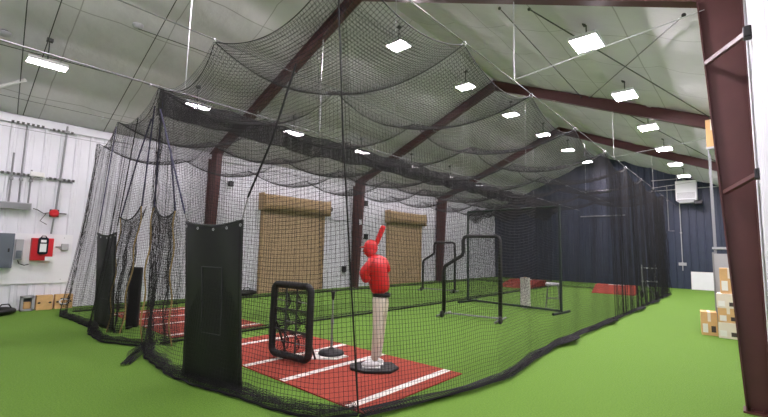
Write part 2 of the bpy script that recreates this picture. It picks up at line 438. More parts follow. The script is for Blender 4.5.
# --- nearer cage
cageA = thing('batting_cage_net', 'nearer black batting cage net, around the red mannequin and red batting mat', 'batting cage net', (-4.7, 2.3, 0))
OA = (-4.7, 2.3, 0)
SA = roof_surface([-2.5, -4.92, -7.15])
def off(S, O):
    O = np.array(O); return lambda u, w: S(u, w)-O
def seamed(S, O, parent, xs):
    S2 = off(S, O)
    seam(S2, 'u', parent, [un(y) for y in HANG]); seam(S2, 'w', parent, [(x-xs[0])/(xs[-1]-xs[0]) for x in xs])
net('roof_net', SA, 18.4, 4.6, cageA, org=OA, r=.0027, du=.16, dw=.16); seamed(SA, OA, cageA, [-2.5, -4.92, -7.15])
CT, CB = (-2.82, 2.42), (-2.78, 2.83)
# the right side net: straight near the camera, gathered into deep folds at the far end
topA = [CT, (-2.5, 4.3), (-2.5, YE)]
botA = [CB, (-2.42, 4.2), (-2.35, 4.9), (-2.5, 6.3), (-2.55, 7.7), (-2.5, 11), (-2.45, 14.5), (-2.5, YE)]
def foldA(u, a):
    g = np.clip((u-.5)/.3, 0, 1)
    return g*(.06*np.sin(u*150)+.035*np.sin(u*310+1))*(.35+.65*a)
SAr = wall_net(topA, botA, lambda X, Y: zcab(-2.5, np.clip(Y, 2.36, 20.59)), .18, .03, 1, foldA, 3)
net('side_net', SAr, 17.9*1.12, 4.75, cageA, org=OA, du=.07, dw=.14); hem(off(SAr, OA), cageA, n=500)
def skirt(S, Lu, parent, O, u0=0., u1=1.):
    net('floor_skirt', lambda u, w: S(u0+(u1-u0)*u, .865+.135*w), Lu, .95, parent, cell=.037, r=.0019, org=O, du=.06, dw=.045)
skirt(SAr, 9.0, cageA, OA, 0., .5)
g = MB(); g.tube([Vector(p)-Vector(OA) for p in ((CT[0], CT[1], 4.15), (-2.81, 2.55, 2.6), (-2.79, 2.7, 1.2), (CB[0], CB[1], .03))], .008, 6); g.build('corner_rope', 'rope', cageA)
topE = [(-7.1, 2.32), (-4.92, 2.2), CT]
botE = [(-6.95, 2.3), (-6.2, 2.12), (-5.2, 2.04), (-4.6, 2.11), (-3.95, 2.25), (-3.3, 2.36), (-2.95, 2.5), CB]
def ztE(X, Y):
    xs = np.array([-7.0, -4.92, -2.82]); i = np.where(X < xs[1], 0, 1); f = (X-xs[i])/(xs[i+1]-xs[i])
    return ZC-.26*4*f*(1-f)
SAe = wall_net(topE, botE, ztE, .22, .012, -1, None, 5, .5, .12)
net('end_net', SAe, 4.4, 4.75, cageA, org=OA, du=.07, dw=.14); hem(off(SAe, OA), cageA); skirt(SAe, 4.4, cageA, OA)
SAf = wall_net([(-2.5, YE), (-7.15, YE)], [(-2.5, YE), (-7.15, YE)], zflat, .15, .06, 1, lambda u, a: .06*np.sin(u*70), 8)
net('far_net', SAf, 4.55*1.2, 4.6, cageA, org=OA, du=.09, dw=.25)
# a loose tail of the end net lying on the turf at the cage door
def tailS(u, w):
    P = path_fn([(-6.9, 2.42, .10), (-6.75, 2.3, .06), (-6.5, 2.12, .05), (-6.25, 1.98, .04), (-6.05, 1.86, .02)])
    p = P(u); s = np.sin(w*PI*5+u*9)
    return np.stack([p[..., 0]+.06*s, p[..., 1]+(w-.5)*.2*(1.1-u*.5), p[..., 2]*(.4+.6*np.abs(np.cos(w*PI*3+u*7)))+.01], -1)
net('loose_net_tail', tailS, 1.3, 1.2, cageA, org=OA, cell=.05, r=.0028, du=.05, dw=.05)
# gathered edge of the doorway: bundled net hanging beside the divider
def bundle(pts, r, nl, seed, parent, O, m='net', name='gathered_net_edge', rad=.0028):
    rr = np.random.default_rng(seed); P = path_fn(pts); k = 40; u = np.linspace(0, 1, k); L = []
    for i in range(nl):
        a, b, c, d = rr.uniform(0, 6.28, 4); q = r*math.sqrt(rr.uniform())
        p = P(u); th = a+u*rr.uniform(-9, 9)
        p = p+np.stack([q*np.cos(th)+.012*np.sin(u*30+b), q*np.sin(th)+.012*np.sin(u*27+c), .01*np.sin(u*20+d)], -1)
        p[:, 2] = np.maximum(p[:, 2], .01); L.append(p)
    return np_mesh(name, [tubes_np(np.array(L)-np.array(O), rad)], m, parent)
bundle([(-7.0, 2.34, 4.1), (-7.0, 2.36, 2.5), (-6.99, 2.4, 1.0), (-6.95, 2.45, .05)],   .045, 22, 11, cageA, OA)
def gatherS(u, w):
    Y = 11.2+9.3*u; z = zcab(-2.5, np.clip(Y, 2.3, 20.59))*(1-w)+.03*w
    k = np.clip(u*1.6+.25, 0, 1)
    return np.stack([-2.47+k*(.05*np.sin(Y*6.3+w*.8)+.045*np.sin(Y*14.1+1+w)+.03*np.sin(Y*27))*(.4+.6*w)+.05*w, Y, z], -1)
net('gathered_net', gatherS, 9.3*1.3, 4.2, cageA, org=OA, du=.05, dw=.3, r=.0022)
bundle([(-2.55, 20.3, 4.1), (-2.5, 20.2, 2), (-2.45, 20.15, .03)], .2, 70, 12, cageA, OA, rad=.003)
for (x, y, l) in ((-2.42, 7.7, .5), (-2.4, 10.6, .4), (-2.35, 13.8, .6), (-2.35, 16.4, .5), (-2.4, 19.4, .6)):
    bundle([(x-.05, y-l, .05), (x+.08, y, .10), (x-.02, y+l, .05)], .09, 60, int(y*10), cageA, OA, name='net_pile', rad=.004)

# --- divider between the cages, with its dense top band
OD = (-7.15, 2.3, 0)
div = thing('divider_net', 'long black net with a dense dark band along its top, between the two cages', 'divider net', OD)
SD = wall_net([(-7.16, 2.36), (-7.16, YE)], [(-7.0, 2.6), (-7.02, 6), (-6.97, 9), (-7.0, 12), (-7.15, YE)], lambda X, Y: zcab(-7.15, Y), .13, .03, 1, None, 17)
net('net_panel', SD, 18.4, 4.7, div, org=OD, du=.09, dw=.2); hem(off(SD, OD), div, n=400)
def bandS(dx):
    def S(u, w):
        Y = 2.34+18.2*u; z = 4.1-.05*np.abs(np.sin(Y*2.6))-(.40+.03*np.sin(Y*1.35+.5)-.1*np.clip((u-.7)/.3, 0, 1))*w
        return np.stack([-7.15+dx+.03*np.sin(Y*4.1+w*2)*w+.02*np.sin(Y*11), Y, z], -1)
    return S
for dx in (.03, -.04):
    net('top_band', bandS(dx), 17.6, .42, div, org=OD, cell=.016, r=.0033, m='band', du=.12, dw=.08)
g = MB(); g.tube(off(bandS(.03), OD)(np.linspace(0, 1, 160), np.full(160, 1.)), .008, 5); g.build('band_hem', 'rope', div)
g = MB(); g.tube(off(bandS(.03), OD)(np.linspace(0, 1, 160), np.full(160, 0.)), .012, 5); g.build('band_hem', 'rope', div)

# --- farther cage, against the left wall
OB = (-9.3, 2.3, 0)
cageB = thing('batting_cage_net', 'farther black batting cage net, along the white wall with the roller doors', 'batting cage net', OB)
XB = [-7.15, -9.85, -11.62]
SB = roof_surface(XB)
net('roof_net', SB, 18.4, 4.6, cageB, org=OB, r=.0027, du=.16, dw=.16); seamed(SB, OB, cageB, XB)
def wl_bot(): return [(-11.5, 2.35), (-11.55, 6), (-11.5, 12), (-11.62, YE)]
SBl = wall_net([(-11.55, 2.55), (-11.62, YE)], wl_bot(), lambda X, Y: zcab(-11.62, Y), .15, .03, 1, None, 21)
net('side_net', SBl, 18.4, 4.6, cageB, org=OB, du=.12, dw=.25); hem(off(SBl, OB), cageB, n=300)
def ztB(X, Y):
    xs = np.array([-11.62, -9.85, -7.15]); i = np.where(X < xs[1], 0, 1); f = (X-xs[i])/(xs[i+1]-xs[i]); zz = np.array([3.98, 4.15, 4.15])
    return zz[i]*(1-f)+zz[i+1]*f-.26*4*f*(1-f)
SBe = wall_net([(-11.5, 2.55), (-9.85, 2.47), (-7.15, 2.33)], [(-11.4, 2.1), (-10.9, 2.02), (-9.9, 2.1), (-9.0, 2.12), (-8.5, 1.98), (-7.7, 1.96), (-7.0, 2.3)], ztB, .17, .015, -1, None, 25, .75, .07)
net('end_net', SBe, 4.8, 4.7, cageB, org=OB, du=.07, dw=.14); hem(off(SBe, OB), cageB); skirt(SBe, 4.6, cageB, OB)
SBf = wall_net([(-7.15, YE), (-11.62, YE)], [(-7.15, YE), (-11.62, YE)], zflat, .12, .06, 1, lambda u, a: .06*np.sin(u*70), 28)
net('far_net', SBf, 4.6*1.2, 4.6, cageB, org=OB, du=.09, dw=.25)
bundle([(-11.5, 2.55, 3.95), (-11.3, 2.4, 2), (-11.2, 2.15, .04)], .04, 14, 31, cageB, OB)

# door-flap nets that hang from straps either side of the divider
def hang_net(corners, label, straps, seed):
    """corners: top left, top right, bottom right, bottom left"""
    tl, tr, br, bl = [np.array(c, float) for c in corners]; O = np.array([(bl[0]+br[0])/2, (bl[1]+br[1])/2, 0])
    t = thing('hanging_net_flap', label, 'net flap', tuple(O))
    ph = np.random.default_rng(seed).uniform(0, 6, 4)
    def mk(dy, k):
        def S(u, w):
            p = (tl[None]*(1-u)[..., None]+tr[None]*u[..., None])*(1-w)[..., None]+(bl[None]*(1-u)[..., None]+br[None]*u[..., None])*w[..., None]
            a = .05*np.sin(u*PI*4+ph[0]+k)*np.sin(w*PI*.9)+.02*np.sin(w*17+ph[1]+k)
            sag = .13*4*u*(1-u)*(1-w)
            return p+np.stack([.05*np.sin(w*PI*2+ph[2])*np.sin(u*PI), dy+a, -sag], -1)
        return S
    W = np.linalg.norm(tr-tl); Hh = np.linalg.norm(tl-bl)
    net('net_panel', mk(0, 0), W*1.1, Hh, t, cell=.04, r=.0024, org=O, du=.05, dw=.1)
    net('net_panel', mk(.05, 2), W*1.1, Hh, t, cell=.04, r=.0024, org=O, du=.05, dw=.1)
    S = off(mk(0, 0), O); w = np.linspace(0, 1, 40)
    g = MB(); g.tube(S(np.zeros(40), w), .013, 6); g.build('edge_rope', 'tan_rope', t)
    g = MB(); g.tube(S(np.ones(40), w), .012, 6); g.build('edge_rope', 'tan_rope', t)
    g = MB(); g.tube(S(w, np.zeros(40)), .012, 6); g.build('top_rope', 'rope', t)
    for a, b in straps:
        g = MB(); g.tube([Vector(a)-Vector(O), Vector(b)-Vector(O)], .013, 5); g.build('strap', 'blue_strap', t)
hang_net([(-8.55, 2.34, 2.05), (-7.5, 2.34, 2.2), (-7.75, 2.26, .1), (-8.45, 2.26, .02)], 'dark net flap with tan rope edges, left of the cage divider', [((-8.55, 2.34, 2.05), (-7.95, 2.34, 3.0)), ((-7.95, 2.34, 3.0), (-7.45, 2.36, 3.7)), ((-7.5, 2.34, 2.2), (-7.35, 2.36, 3.9))], 1)
hang_net([(-7.0, 2.36, 2.17), (-6.05, 2.32, 2.05), (-6.3, 2.5, .1), (-7.0, 2.34, .03)], 'dark net flap with tan rope edges, right of the cage divider', [((-7.0, 2.36, 2.17), (-7.02, 2.36, 4.0)), ((-6.05, 2.32, 2.05), (-6.4, 2.32, 3.0))], 4)

# ------------------------------------------------------------------ hung vinyl pads
def pad(bl, br, h, label, straps, target=True, rz=None, lean=0.):
    bl = Vector((bl[0], bl[1], 0)); br = Vector((br[0], br[1], 0)); c = (bl+br)/2; d = br-bl; W = d.length
    t = thing('backstop_pad', label, 'backstop pad', c, math.atan2(d.y, d.x))
    G = []; n = 24; m = 30
    for i in range(n+1):
        row = []
        for j in range(m+1):
            u = i/n; w = j/m
            bulge = .05*math.sin(PI*u)*math.sin(PI*w)+.012*math.sin(9*u+3*w)
            row.append(((u-.5)*W*(1-.02*math.sin(PI*w)), bulge+lean*w, .02+(h-.02)*w-.05*math.sin(PI*u)*w**4))
        G.append(row)
    MB().grid(G).build('vinyl_sheet', 'vinyl', t, smooth=True, solid=.02)
    def srf(u, w, o=-.014): 
        return ((u-.5)*W*(1-.02*math.sin(PI*w)), +.05*math.sin(PI*u)*math.sin(PI*w)+.012*math.sin(9*u+3*w)+lean*w+o, .02+(h-.02)*w-.05*math.sin(PI*u)*w**4)
    if target:
        g = MB()
        for (a, b) in (((.3, .3), (.3, .72)), ((.3, .72), (.62, .72)), ((.62, .72), (.62, .3)), ((.62, .3), (.3, .3))):
            g.tube([srf(a[0]+(b[0]-a[0])*k/12, a[1]+(b[1]-a[1])*k/12) for k in range(13)], .006, 4)
        g.build('strike_zone_seam', 'vinyl_line', t)
    g = MB()
    for k in range(25): pass
    g.tube([srf(k/24, 1., 0) for k in range(25)], .016, 6); g.tube([srf(0, k/24, 0) for k in range(25)], .012, 6); g.tube([srf(1, k/24, 0) for k in range(25)], .012, 6)
    g.build('edge_hem', 'rubber', t)
    for k, u in enumerate((.02, .25, .5, .75, .98)):
        p = Vector(srf(u, .975, -.012)); g = MB(); g.tube([p+Vector((.014*math.cos(a), 0, .014*math.sin(a))) for a in np.linspace(0, 2*PI, 9)[:-1]], .004, 5, closed=True); g.build('grommet', 'steel', t)
    inv = Matrix.Rotation(-math.atan2(d.y, d.x), 3, 'Z')
    for side, chain in straps:
        P0 = Vector(srf(side, .99, 0)); Q = [inv @ (Vector(q)-c) for q in chain]
        if len(Q) == 1: Q = [P0.lerp(Q[0], .07), Q[0]]
        g = MB(); g.tube([P0]+Q[:1], .007, 5); g.build('snap_cord', 'webbing', t)
        g = MB(); g.tube(Q, .011, 6); g.build('strap', 'rope' if side > .5 else 'blue_strap', t)
pad((-5.06, 2.17), (-4.07, 2.36), 1.84, 'tall black vinyl backstop pad hung at the front of the nearer cage', [(.98, [(-4.05, 2.3, 2.1), (-3.57, 2.25, 2.63), (-3.2, 2.25, 3.36)]), (.02, [(-6.75, 2.25, 3.68)])], lean=-.10)
pad((-9.36, 2.27), (-8.5, 2.36), 1.76, 'black vinyl backstop pad hung at the front of the farther cage', [(.02, [(-9.9, 2.47, 4.05)]), (.98, [(-8.3, 2.4, 3.9)])], lean=-.08)
# narrow black padded board standing inside the farther cage
t = thing('padded_board', 'narrow black padded board standing behind a net flap at the front of the farther cage', 'padded board', (-8.77, 2.74, 0), .9)
g = MB(); g.box((-.11, -.05, .0), (.11, .05, 1.13), bev=.03); g.build('foam_pad', 'pad', t, smooth=False)
g = MB(); g.box((-.03, -.2, 0), (.03, .2, .03)); g.build('foot_bar', 'black', t)

# ------------------------------------------------------------------ batting mats
def bat_mat(x0, x1, y0, y1, label, lines, yaw=0.):
    t = thing('batting_mat', label, 'batting mat', ((x0+x1)/2, (y0+y1)/2, 0), yaw); w, d = (x1-x0)/2, (y1-y0)/2
    g = MB(); g.box((-w, -d, 0.001), (w, d, .014)); g.build('mat_base', 'clay', t)
    for (a, b, c, e) in lines:
        g = MB(); g.box((a, b, .010), (c, e, .0165)); g.build('painted_line', 'line', t)
lx = lambda x: (x-.05, -.89, x+.05, .89)
bat_mat(-6.45, -2.78, 2.9, 4.7, 'brick red batting mat with white lines, under the red mannequin', [lx(1.62), lx(.49), lx(-.35), lx(-1.46)])
bat_mat(-10.75, -7.25, 2.9, 4.68, 'brick red batting mat with white lines in the farther cage', [lx(1.5), lx(.35), lx(-.5), lx(-1.46)])
# home plate and tee
t = thing('home_plate', 'white home plate on the mat under the batting tee', 'home plate', (-4.6, 3.98, .0165))
g = MB(); g.prism([(-.25, .22), (.25, .22), (.25, -.02), (0, -.26), (-.25, -.02)], 0, .012); g.build('plate', 'plate', t, bevel=.004)
t = thing('batting_tee', 'thin grey batting tee with a round black base, by the red mannequin', 'batting tee', (-4.62, 4.1, .029))
g = MB(); g.lathe([(.19, 0), (.19, .02), (.16, .045), (.05, .06), (.03, .09)], n=28); g.build('base', 'rubber', t, smooth=True)
g = MB(); g.lathe([(.016, .06), (.016, .5)], n=12); g.lathe([(.022, .42), (.022, .5)], n=12); g.build('lower_stem', 'conduit', t)
g = MB(); g.lathe([(.012, .48), (.012, .8)], n=12); g.build('upper_stem', 'conduit', t)
g = MB(); g.lathe([(.012, .78), (.022, .8), (.026, .86), (.036, .9), (.03, .9)], n=14); g.build('ball_cup', 'rubber', t, smooth=True)

# ------------------------------------------------------------------ nine-pocket pitching target
def rrect(w, h, r, n=6, z0=0.):
    P = []
    for (cx, cz, a0) in ((w/2-r, z0+r, -PI/2), (w/2-r, z0+h-r, 0), (-w/2+r, z0+h-r, PI/2), (-w/2+r, z0+r, PI)):
        for k in range(n+1):
            a = a0+PI/2*k/n; P.append((cx+r*math.cos(a), 0, cz+r*math.sin(a)))
    return P
a = Vector((-5.14, 3.42)); b = Vector((-4.38, 3.5)); c = (a+b)/2; dd = b-a
t = thing('pocket_target_frame', 'black padded frame with nine net pockets, standing on the near red mat', 'pitching target', (c.x, c.y, .02), math.atan2(dd.y, dd.x))
W9, H9 = dd.length-.02, 1.02
g = MB(); g.tube([(x, 0, z) for x, _, z in rrect(W9, H9-.06, .09, z0=.06)], .05, 10, closed=True); fr = g.build('padded_frame', 'pad', t, smooth=True)
for s in (-1, 1):
    g = MB(); g.tube([(s*.3, 0, .5), (s*.3, .2, .03)], .014, 6); g.build('support_leg', 'black', t)
xs9 = [-W9/2+.05+(W9-.1)*i/3 for i in range(4)]; zs9 = [.11+(H9-.16)*i/3 for i in range(4)]
for i in (1, 2):
    g = MB(); g.box((xs9[i]-.012, -.006, .1), (xs9[i]+.012, .006, H9-.05)); g.build('vertical_strap', 'vinyl_line', t)
    g = MB(); g.box((-W9/2+.03, -.004, zs9[i]-.012), (W9/2-.03, .008, zs9[i]+.012)); g.build('cross_strap', 'vinyl_line', t)
for i in range(3):
    for j in range(3):
        x0, x1, z0, z1 = xs9[i], xs9[i+1], zs9[j], zs9[j+1]
        def S(u, w, x0=x0, x1=x1, z0=z0, z1=z1):
            dep = .16*np.sin(PI*u)*np.sin(PI*np.clip(w*1.1, 0, 1))**.7
            return np.stack([x0+(x1-x0)*u, .01+dep, z1-.02-(z1-z0+.03)*w-.05*np.sin(PI*u)*np.sin(PI*w)], -1)
        p = net('pocket_net', S, .3, .36, t, cell=.024, r=.0026, du=.05, dw=.05)
        g = MB(); g.tube(S(np.linspace(0, 1, 12), np.full(12, .45)), .009, 5); g.build('pocket_rim', 'webbing' if (i+j) % 2 == 0 else 'rope', t)

# ------------------------------------------------------------------ red hitting mannequin
man = thing('hitting_mannequin', 'red and beige batter mannequin on a black base, standing on the near mat', 'mannequin', (-3.70, 4.03, .0165), .727)
g = MB(); g.prism([(-.30, -.10), (-.12, -.24), (.22, -.22), (.33, -.02), (.24, .22), (-.14, .24), (-.32, .10)], 0, .035); g.build('base', 'rubber', man, bevel=.012)
def skin(name, joints, edges, m, parent, sub=2, root=0):
    me = bpy.data.meshes.new(name); me.from_pydata([j[0] for j in joints], edges, [])
    o = bpy.data.objects.new(name, me); COL.objects.link(o)
    sk = o.modifiers.new('skin', 'SKIN'); sk.use_smooth_shade = True
    for i, j in enumerate(joints):
        v = me.skin_vertices[0].data[i]; r = j[1]; v.radius = (r, r) if not hasattr(r, '__len__') else r; v.use_root = (i == root)
    s = o.modifiers.new('sub', 'SUBSURF'); s.levels = sub; s.render_levels = sub
    dg = bpy.context.evaluated_depsgraph_get(); dg.update()
    ev = o.evaluated_get(dg); nm = bpy.data.meshes.new_from_object(ev); o.modifiers.clear(); o.data = nm
    nm.polygons.foreach_set('use_smooth', [True]*len(nm.polygons)); nm.materials.clear(); nm.materials.append(M[m]); o.parent = parent
    return o
skin('trousers', [((.075, 0, .91), .105), ((.04, -.06, .78), .08), ((.035, -.09, .50), .064), ((.02, -.085, .28), .06), ((.01, -.08, .11), .046),
                  ((.10, .06, .78), .08), ((.08, .09, .50), .064), ((.06, .085, .28), .06), ((.045, .08, .11), .046), ((.085, 0, .985), .11)],
     [(0, 1), (1, 2), (2, 3), (3, 4), (0, 5), (5, 6), (6, 7), (7, 8), (0, 9)], 'beige_plastic', man)
for (x, y) in ((.01, -.08), (.05, .08)):
    g = MB(); g.ell((x-.045, y, .075), (.125, .052, .045)); g.box((x-.16, y-.05, .035), (x+.075, y+.05, .052), bev=.01); g.build('shoe', 'white_plastic', man, smooth=True)
G = []
for z, r in ((.925, 1.03), (.935, 1.06), (.965, 1.06), (.975, 1.03)):
    G.append([(.08+.112*r*math.cos(q), .11*r*math.sin(q), z) for q in np.linspace(0, 2*PI, 33)])
MB().grid(G).build('belt', 'black_belt', man, smooth=True, solid=.008)
jers = skin('jersey', [((.075, 0, .945), (.132, .13)), ((.05, 0, 1.08), (.178, .15)), ((.015, 0, 1.24), (.20, .16)), ((.005, 0, 1.38), (.165, .12)), ((-.05, 0, 1.47), .062),
               ((-.05, -.15, 1.37), .075), ((-.165, -.17, 1.24), .075), ((-.10, -.13, 1.12), .055),
               ((.09, .15, 1.38), .075), ((.15, .18, 1.24), .068), ((.08, .12, 1.40), .05)],
     [(0, 1), (1, 2), (2, 3), (3, 4), (3, 5), (5, 6), (6, 7), (3, 8), (8, 9), (9, 10)], 'red_plastic', man)
HX, HZ = -.085, 1.545
g = MB(); g.ell((HX, 0, HZ), (.086, .08, .108), 20, 14); g.ell((HX-.085, 0, HZ-.02), (.017, .016, .022), 8, 6); g.ell((HX-.075, 0, HZ-.058), (.014, .027, .009), 8, 6)
for s_ in (-1, 1): g.ell((HX-.075, s_*.032, HZ+.005), (.011, .018, .011), 8, 6)
g.build('head', 'red_plastic', man, smooth=True)
g = MB()
prof = [(.015, .115), (.05, .1), (.078, .07), (.092, .03), (.096, -.0), (.094, -.045)]
g.grid([[(HX+.004+r*math.cos(q), r*.93*math.sin(q), HZ+.02+z) for q in np.linspace(0, 2*PI, 29)] for (r, z) in prof]); g.ell((HX-.1, 0, HZ+.03), (.05, .068, .011))
for s_ in (-1, 1): g.ell((HX+.015, s_*.084, HZ-.045), (.04, .016, .045))
g.build('batting_helmet', 'red_plastic', man, smooth=True)
g = MB(); ax = Vector((.36, .02, .93)).normalized(); p0 = Vector((-.10, .11, 1.39))
g.tube([p0+ax*q for q in (0, .02, .03, .14, .22, .29, .49, .515, .525)], [.024, .024, .015, .017, .026, .034, .037, .034, .018], 14); g.build('bat', 'red_plastic', man, smooth=True)
# fists closed round the bat handle
for k in range(2):
    g = MB(); c0 = p0+ax*(.045+.08*k); g.ell(c0+Vector((.005, .0, 0)), (.036, .034, .037), 12, 8)
    for f in range(4): g.tube([c0+Vector((.028*math.cos(q), .034*math.sin(q)-.005, -.028+.019*f)) for q in np.linspace(1.2, 4.6, 7)], .0098, 6)
    g.tube([c0+Vector((.028*math.cos(q), .034*math.sin(q), .033)) for q in np.linspace(.2, 2.0, 5)], .0105, 6)
    g.build('fist', 'red_plastic', man, smooth=True)

# ------------------------------------------------------------------ L-screens
def l_screen(bl, br, H, label, rs=.045, W=None):
    bl = Vector(bl); br = Vector(br); d = br-bl; c = (bl+br)/2; W = d.length
    t = thing('l_screen', label, 'pitching screen', (c.x, c.y, 0), math.atan2(d.y, d.x))
    w = W/2; r = .1
    xs = -w+.36*W
    P = [(w, 0, .07), (w, 0, H-r), (w-.03, 0, H-.03), (w-r, 0, H), (xs+r, 0, H), (xs+.03, 0, H-.03), (xs, 0, H-r), (xs, 0, H*.80), (xs-.03, 0, H*.76), (-w+.03, 0, H*.62), (-w, 0, H*.56), (-w, 0, .07)]
    g = MB(); g.tube(P, rs, 10); g.build('padded_frame', 'pad', t, smooth=True)
    g = MB(); g.cyl((-w, 0, .07), (w, 0, .07), .02, 8); g.build('bottom_bar', 'conduit', t)
    for s in (-1, 1):
        g = MB(); g.cyl((s*w, -.42, .04), (s*w, .42, .04), .024, 8); ft = g.build('foot', 'conduit', t)
        g = MB(); g.tube([(s*w+.06, -.3-.0, .08), (s*w+.11, -.3, .08)], .08, 14); g.build('wheel', 'black', ft)
    def S(u, z):
        zz = .09+(H-.12)*(1-z)
        xl = np.where(zz > H*.78, xs, np.where(zz > H*.58, -w+(xs+w)*(zz-H*.58)/(H*.2), -w))
        return np.stack([xl+(w-xl)*u, .05*np.sin(PI*u)*np.sin(PI*z), zz], -1)
    net('screen_net', S, W*.9, H, t, cell=.045, r=.002, du=.2, dw=.06)
l_screen((-5.62, 8.62), (-4.24, 8.85), 1.95, 'nearer black padded L-shaped pitching screen in the nearer cage')
l_screen((-9.85, 13.55), (-8.5, 13.8), 1.93, 'farther black padded L-shaped pitching screen, against the white wall in the farther cage')

# ------------------------------------------------------------------ tall square screen
bl = Vector((-6.6, 11.5)); br = Vector((-3.68, 11.25)); d = br-bl; c = (bl+br)/2
t = thing('square_screen', 'tall dark green square net screen standing across the nearer cage', 'screen', (c.x, c.y, 0), math.atan2(d.y, d.x)); w = d.length/2; H = 2.85
for s in (-1, 1):
    g = MB(); g.cyl((s*w, 0, .05), (s*w, 0, H), .035, 10); g.build('post', 'green_tube', t)
    g = MB(); g.cyl((s*w, -.5, .035), (s*w, .5, .035), .035, 10); g.build('foot', 'green_tube', t)
g = MB(); g.cyl((-w, 0, H), (w, 0, H), .035, 10); g.build('top_bar', 'green_tube', t)
g = MB(); g.cyl((-w, 0, .08), (w, 0, .08), .03, 10); g.build('bottom_bar', 'green_tube', t)
net('screen_net', lambda u, z: np.stack([-w+2*w*u, .06*np.sin(PI*u)*np.sin(PI*z), H-.03-(H-.1)*z], -1), 2*w, H, t, cell=.04, r=.003, du=.2, dw=.2)
def drapeS(u, z):
    return np.stack([-w+2*w*u, .09*np.sin(u*30)*(1-z)+.12*(z-.5), H+.06-.32*np.abs(z-.5)*2*(1+.3*np.sin(u*17))+.04*np.sin(u*41+z*7)], -1)
net('draped_net', drapeS, 2*w, 1.1, t, cell=.028, r=.0034, m='band', du=.1, dw=.08)
# white speckled post and small stool behind the screen
t = thing('foam_roller', 'tall white speckled roll standing on end behind the green screen', 'foam roll', (-4.85, 11.75, 0))
g = MB(); g.lathe([(.135, 0), (.14, .01), (.14, .85), (.135, .86), (.05, .865)], n=24)
mm = mat('speckled_white', (236, 232, 226), .7, var=.18, scale=26); g.build('roll', mm, t, smooth=False)
g = MB(); g.lathe([(.05, .862), (.05, .875), (.02, .875)], n=14); g.build('core', 'card', t)
t = thing('stool', 'small stool with a pale seat beside the green screen post', 'stool', (-4.18, 12.1, 0), .3)
g = MB(); g.box((-.2, -.16, .66), (.2, .16, .74), bev=.03); g.build('seat', 'galv_seat', t)
for sx in (-1, 1):
    for sy in (-1, 1):
        g = MB(); g.tube([(sx*.13, sy*.1, .66), (sx*.2, sy*.16, .02)], .014, 6); g.build('leg', 'conduit', t)
g = MB(); g.cyl((-.17, -.13, .3), (.17, -.13, .3), .01, 6); g.cyl((-.17, .13, .3), (.17, .13, .3), .01, 6); g.build('stretcher', 'conduit', t)

# ------------------------------------------------------------------ pitching mounds
def mound(x, y, label, L=2.6, w=1.3, h=.26, yaw=0.):
    t = thing('pitching_mound', label, 'pitching mound', (x, y, 0), yaw)
    g = MB(); v = [(-w/2, 0, .015), (w/2, 0, .015), (w/2, L*.62, h), (-w/2, L*.62, h), (w/2, L, h), (-w/2, L, h), (-w/2, 0, 0), (w/2, 0, 0), (w/2, L, 0), (-w/2, L, 0)]
    g.add(v, [(0, 1, 2, 3), (3, 2, 4, 5), (0, 6, 7, 1), (1, 7, 8, 4, 2), (0, 3, 5, 9, 6), (5, 4, 8, 9), (6, 9, 8, 7)]); g.build('ramp', 'clay', t)
    g = MB(); g.box((-.3, L*.68, h-.005), (.3, L*.68+.15, h+.02)); g.build('pitching_plate', 'plate', t)
mound(-4.1, 18.75, 'portable red pitching mound at the far end of the nearer cage', L=1.75, w=1.55, h=.3, yaw=.1)
mound(-8.05, 18.0, 'portable red pitching mound in the farther cage, beyond the green screen', L=2.3, w=1.45, h=.3)

# metal stand on a wheel by the gathered net
t = thing('hand_cart', 'small grey metal cart frame with rungs and wheel, by the gathered net', 'cart', (-2.95, 18.3, 0), .5)
for x in (-.02, .42):
    g = MB(); g.tube([(x, 0, .05), (x, 0, 1.25)], .028, 8); g.build('upright', 'conduit', t)
for z in (.62, 1.12):
    g = MB(); g.cyl((-.05, 0, z), (.5, 0, z), .025, 8); g.build('rung', 'steel', t)
g = MB(); g.tube([(0, .0, .7), (.3, -.35, .05)], .02, 6); g.build('strut', 'conduit', t)
for x in (-.06, .46):
    g = MB(); g.tube([(x-.02, 0, .13), (x+.02, 0, .13)], .13, 18); g.build('wheel', 'black', t)

# ------------------------------------------------------------------ cartons by the right wall
def carton(x, y, z, sx, sy, sz, rz, label, m='card', band=True):
    t = thing('carton', label, 'cardboard box', (x, y, z), rz, 'cartons by the right wall')
    g = MB(); g.box((-sx/2, -sy/2, 0), (sx/2, sy/2, sz), bev=.006); g.build('box_body', m, t)
    g = MB(); g.box((-.025, -sy/2-.002, sz*.6), (.025, sy/2+.002, sz+.002)); g.build('packing_tape', 'card_white', t)
    if band:
        g = MB(); g.box((-sx*.42, -sy/2-.003, sz*.12), (-sx*.1, -sy/2+.001, sz*.5)); g.build('shipping_label', 'plate', t)
        g = MB(); g.box((sx*.1, -sy/2-.003, sz*.15), (sx*.38, -sy/2+.001, sz*.42)); g.build('printed_patch', 'ink', t)
carton(-.62, 10.85, 0, .26, .4, .46, .1, 'low single cardboard box on the turf, left of the stacked boxes', 'card')
carton(-.3, 10.75, 0, .32, .45, .30, .0, 'bottom cardboard box of the stack by the red column', 'card_white')
carton(-.3, 10.76, .30, .32, .45, .28, .03, 'second cardboard box up in the stack by the red column', 'card')
carton(-.3, 10.75, .58, .32, .45, .28, -.02, 'third cardboard box up in the stack by the red column', 'card_white')
carton(-.25, 10.78, .86, .3, .42, .5, .02, 'tall topmost cardboard box of the stack by the red column', 'card')
carton(-.4, 11.6, 4.03, .22, .35, .62, 0, 'cardboard box high on the shelf posts beside the red column', 'card', False)
t = thing('shelf_rack', 'grey shelf rack with slim posts behind the near red column', 'shelf rack', (-.38, 11.7, 0))
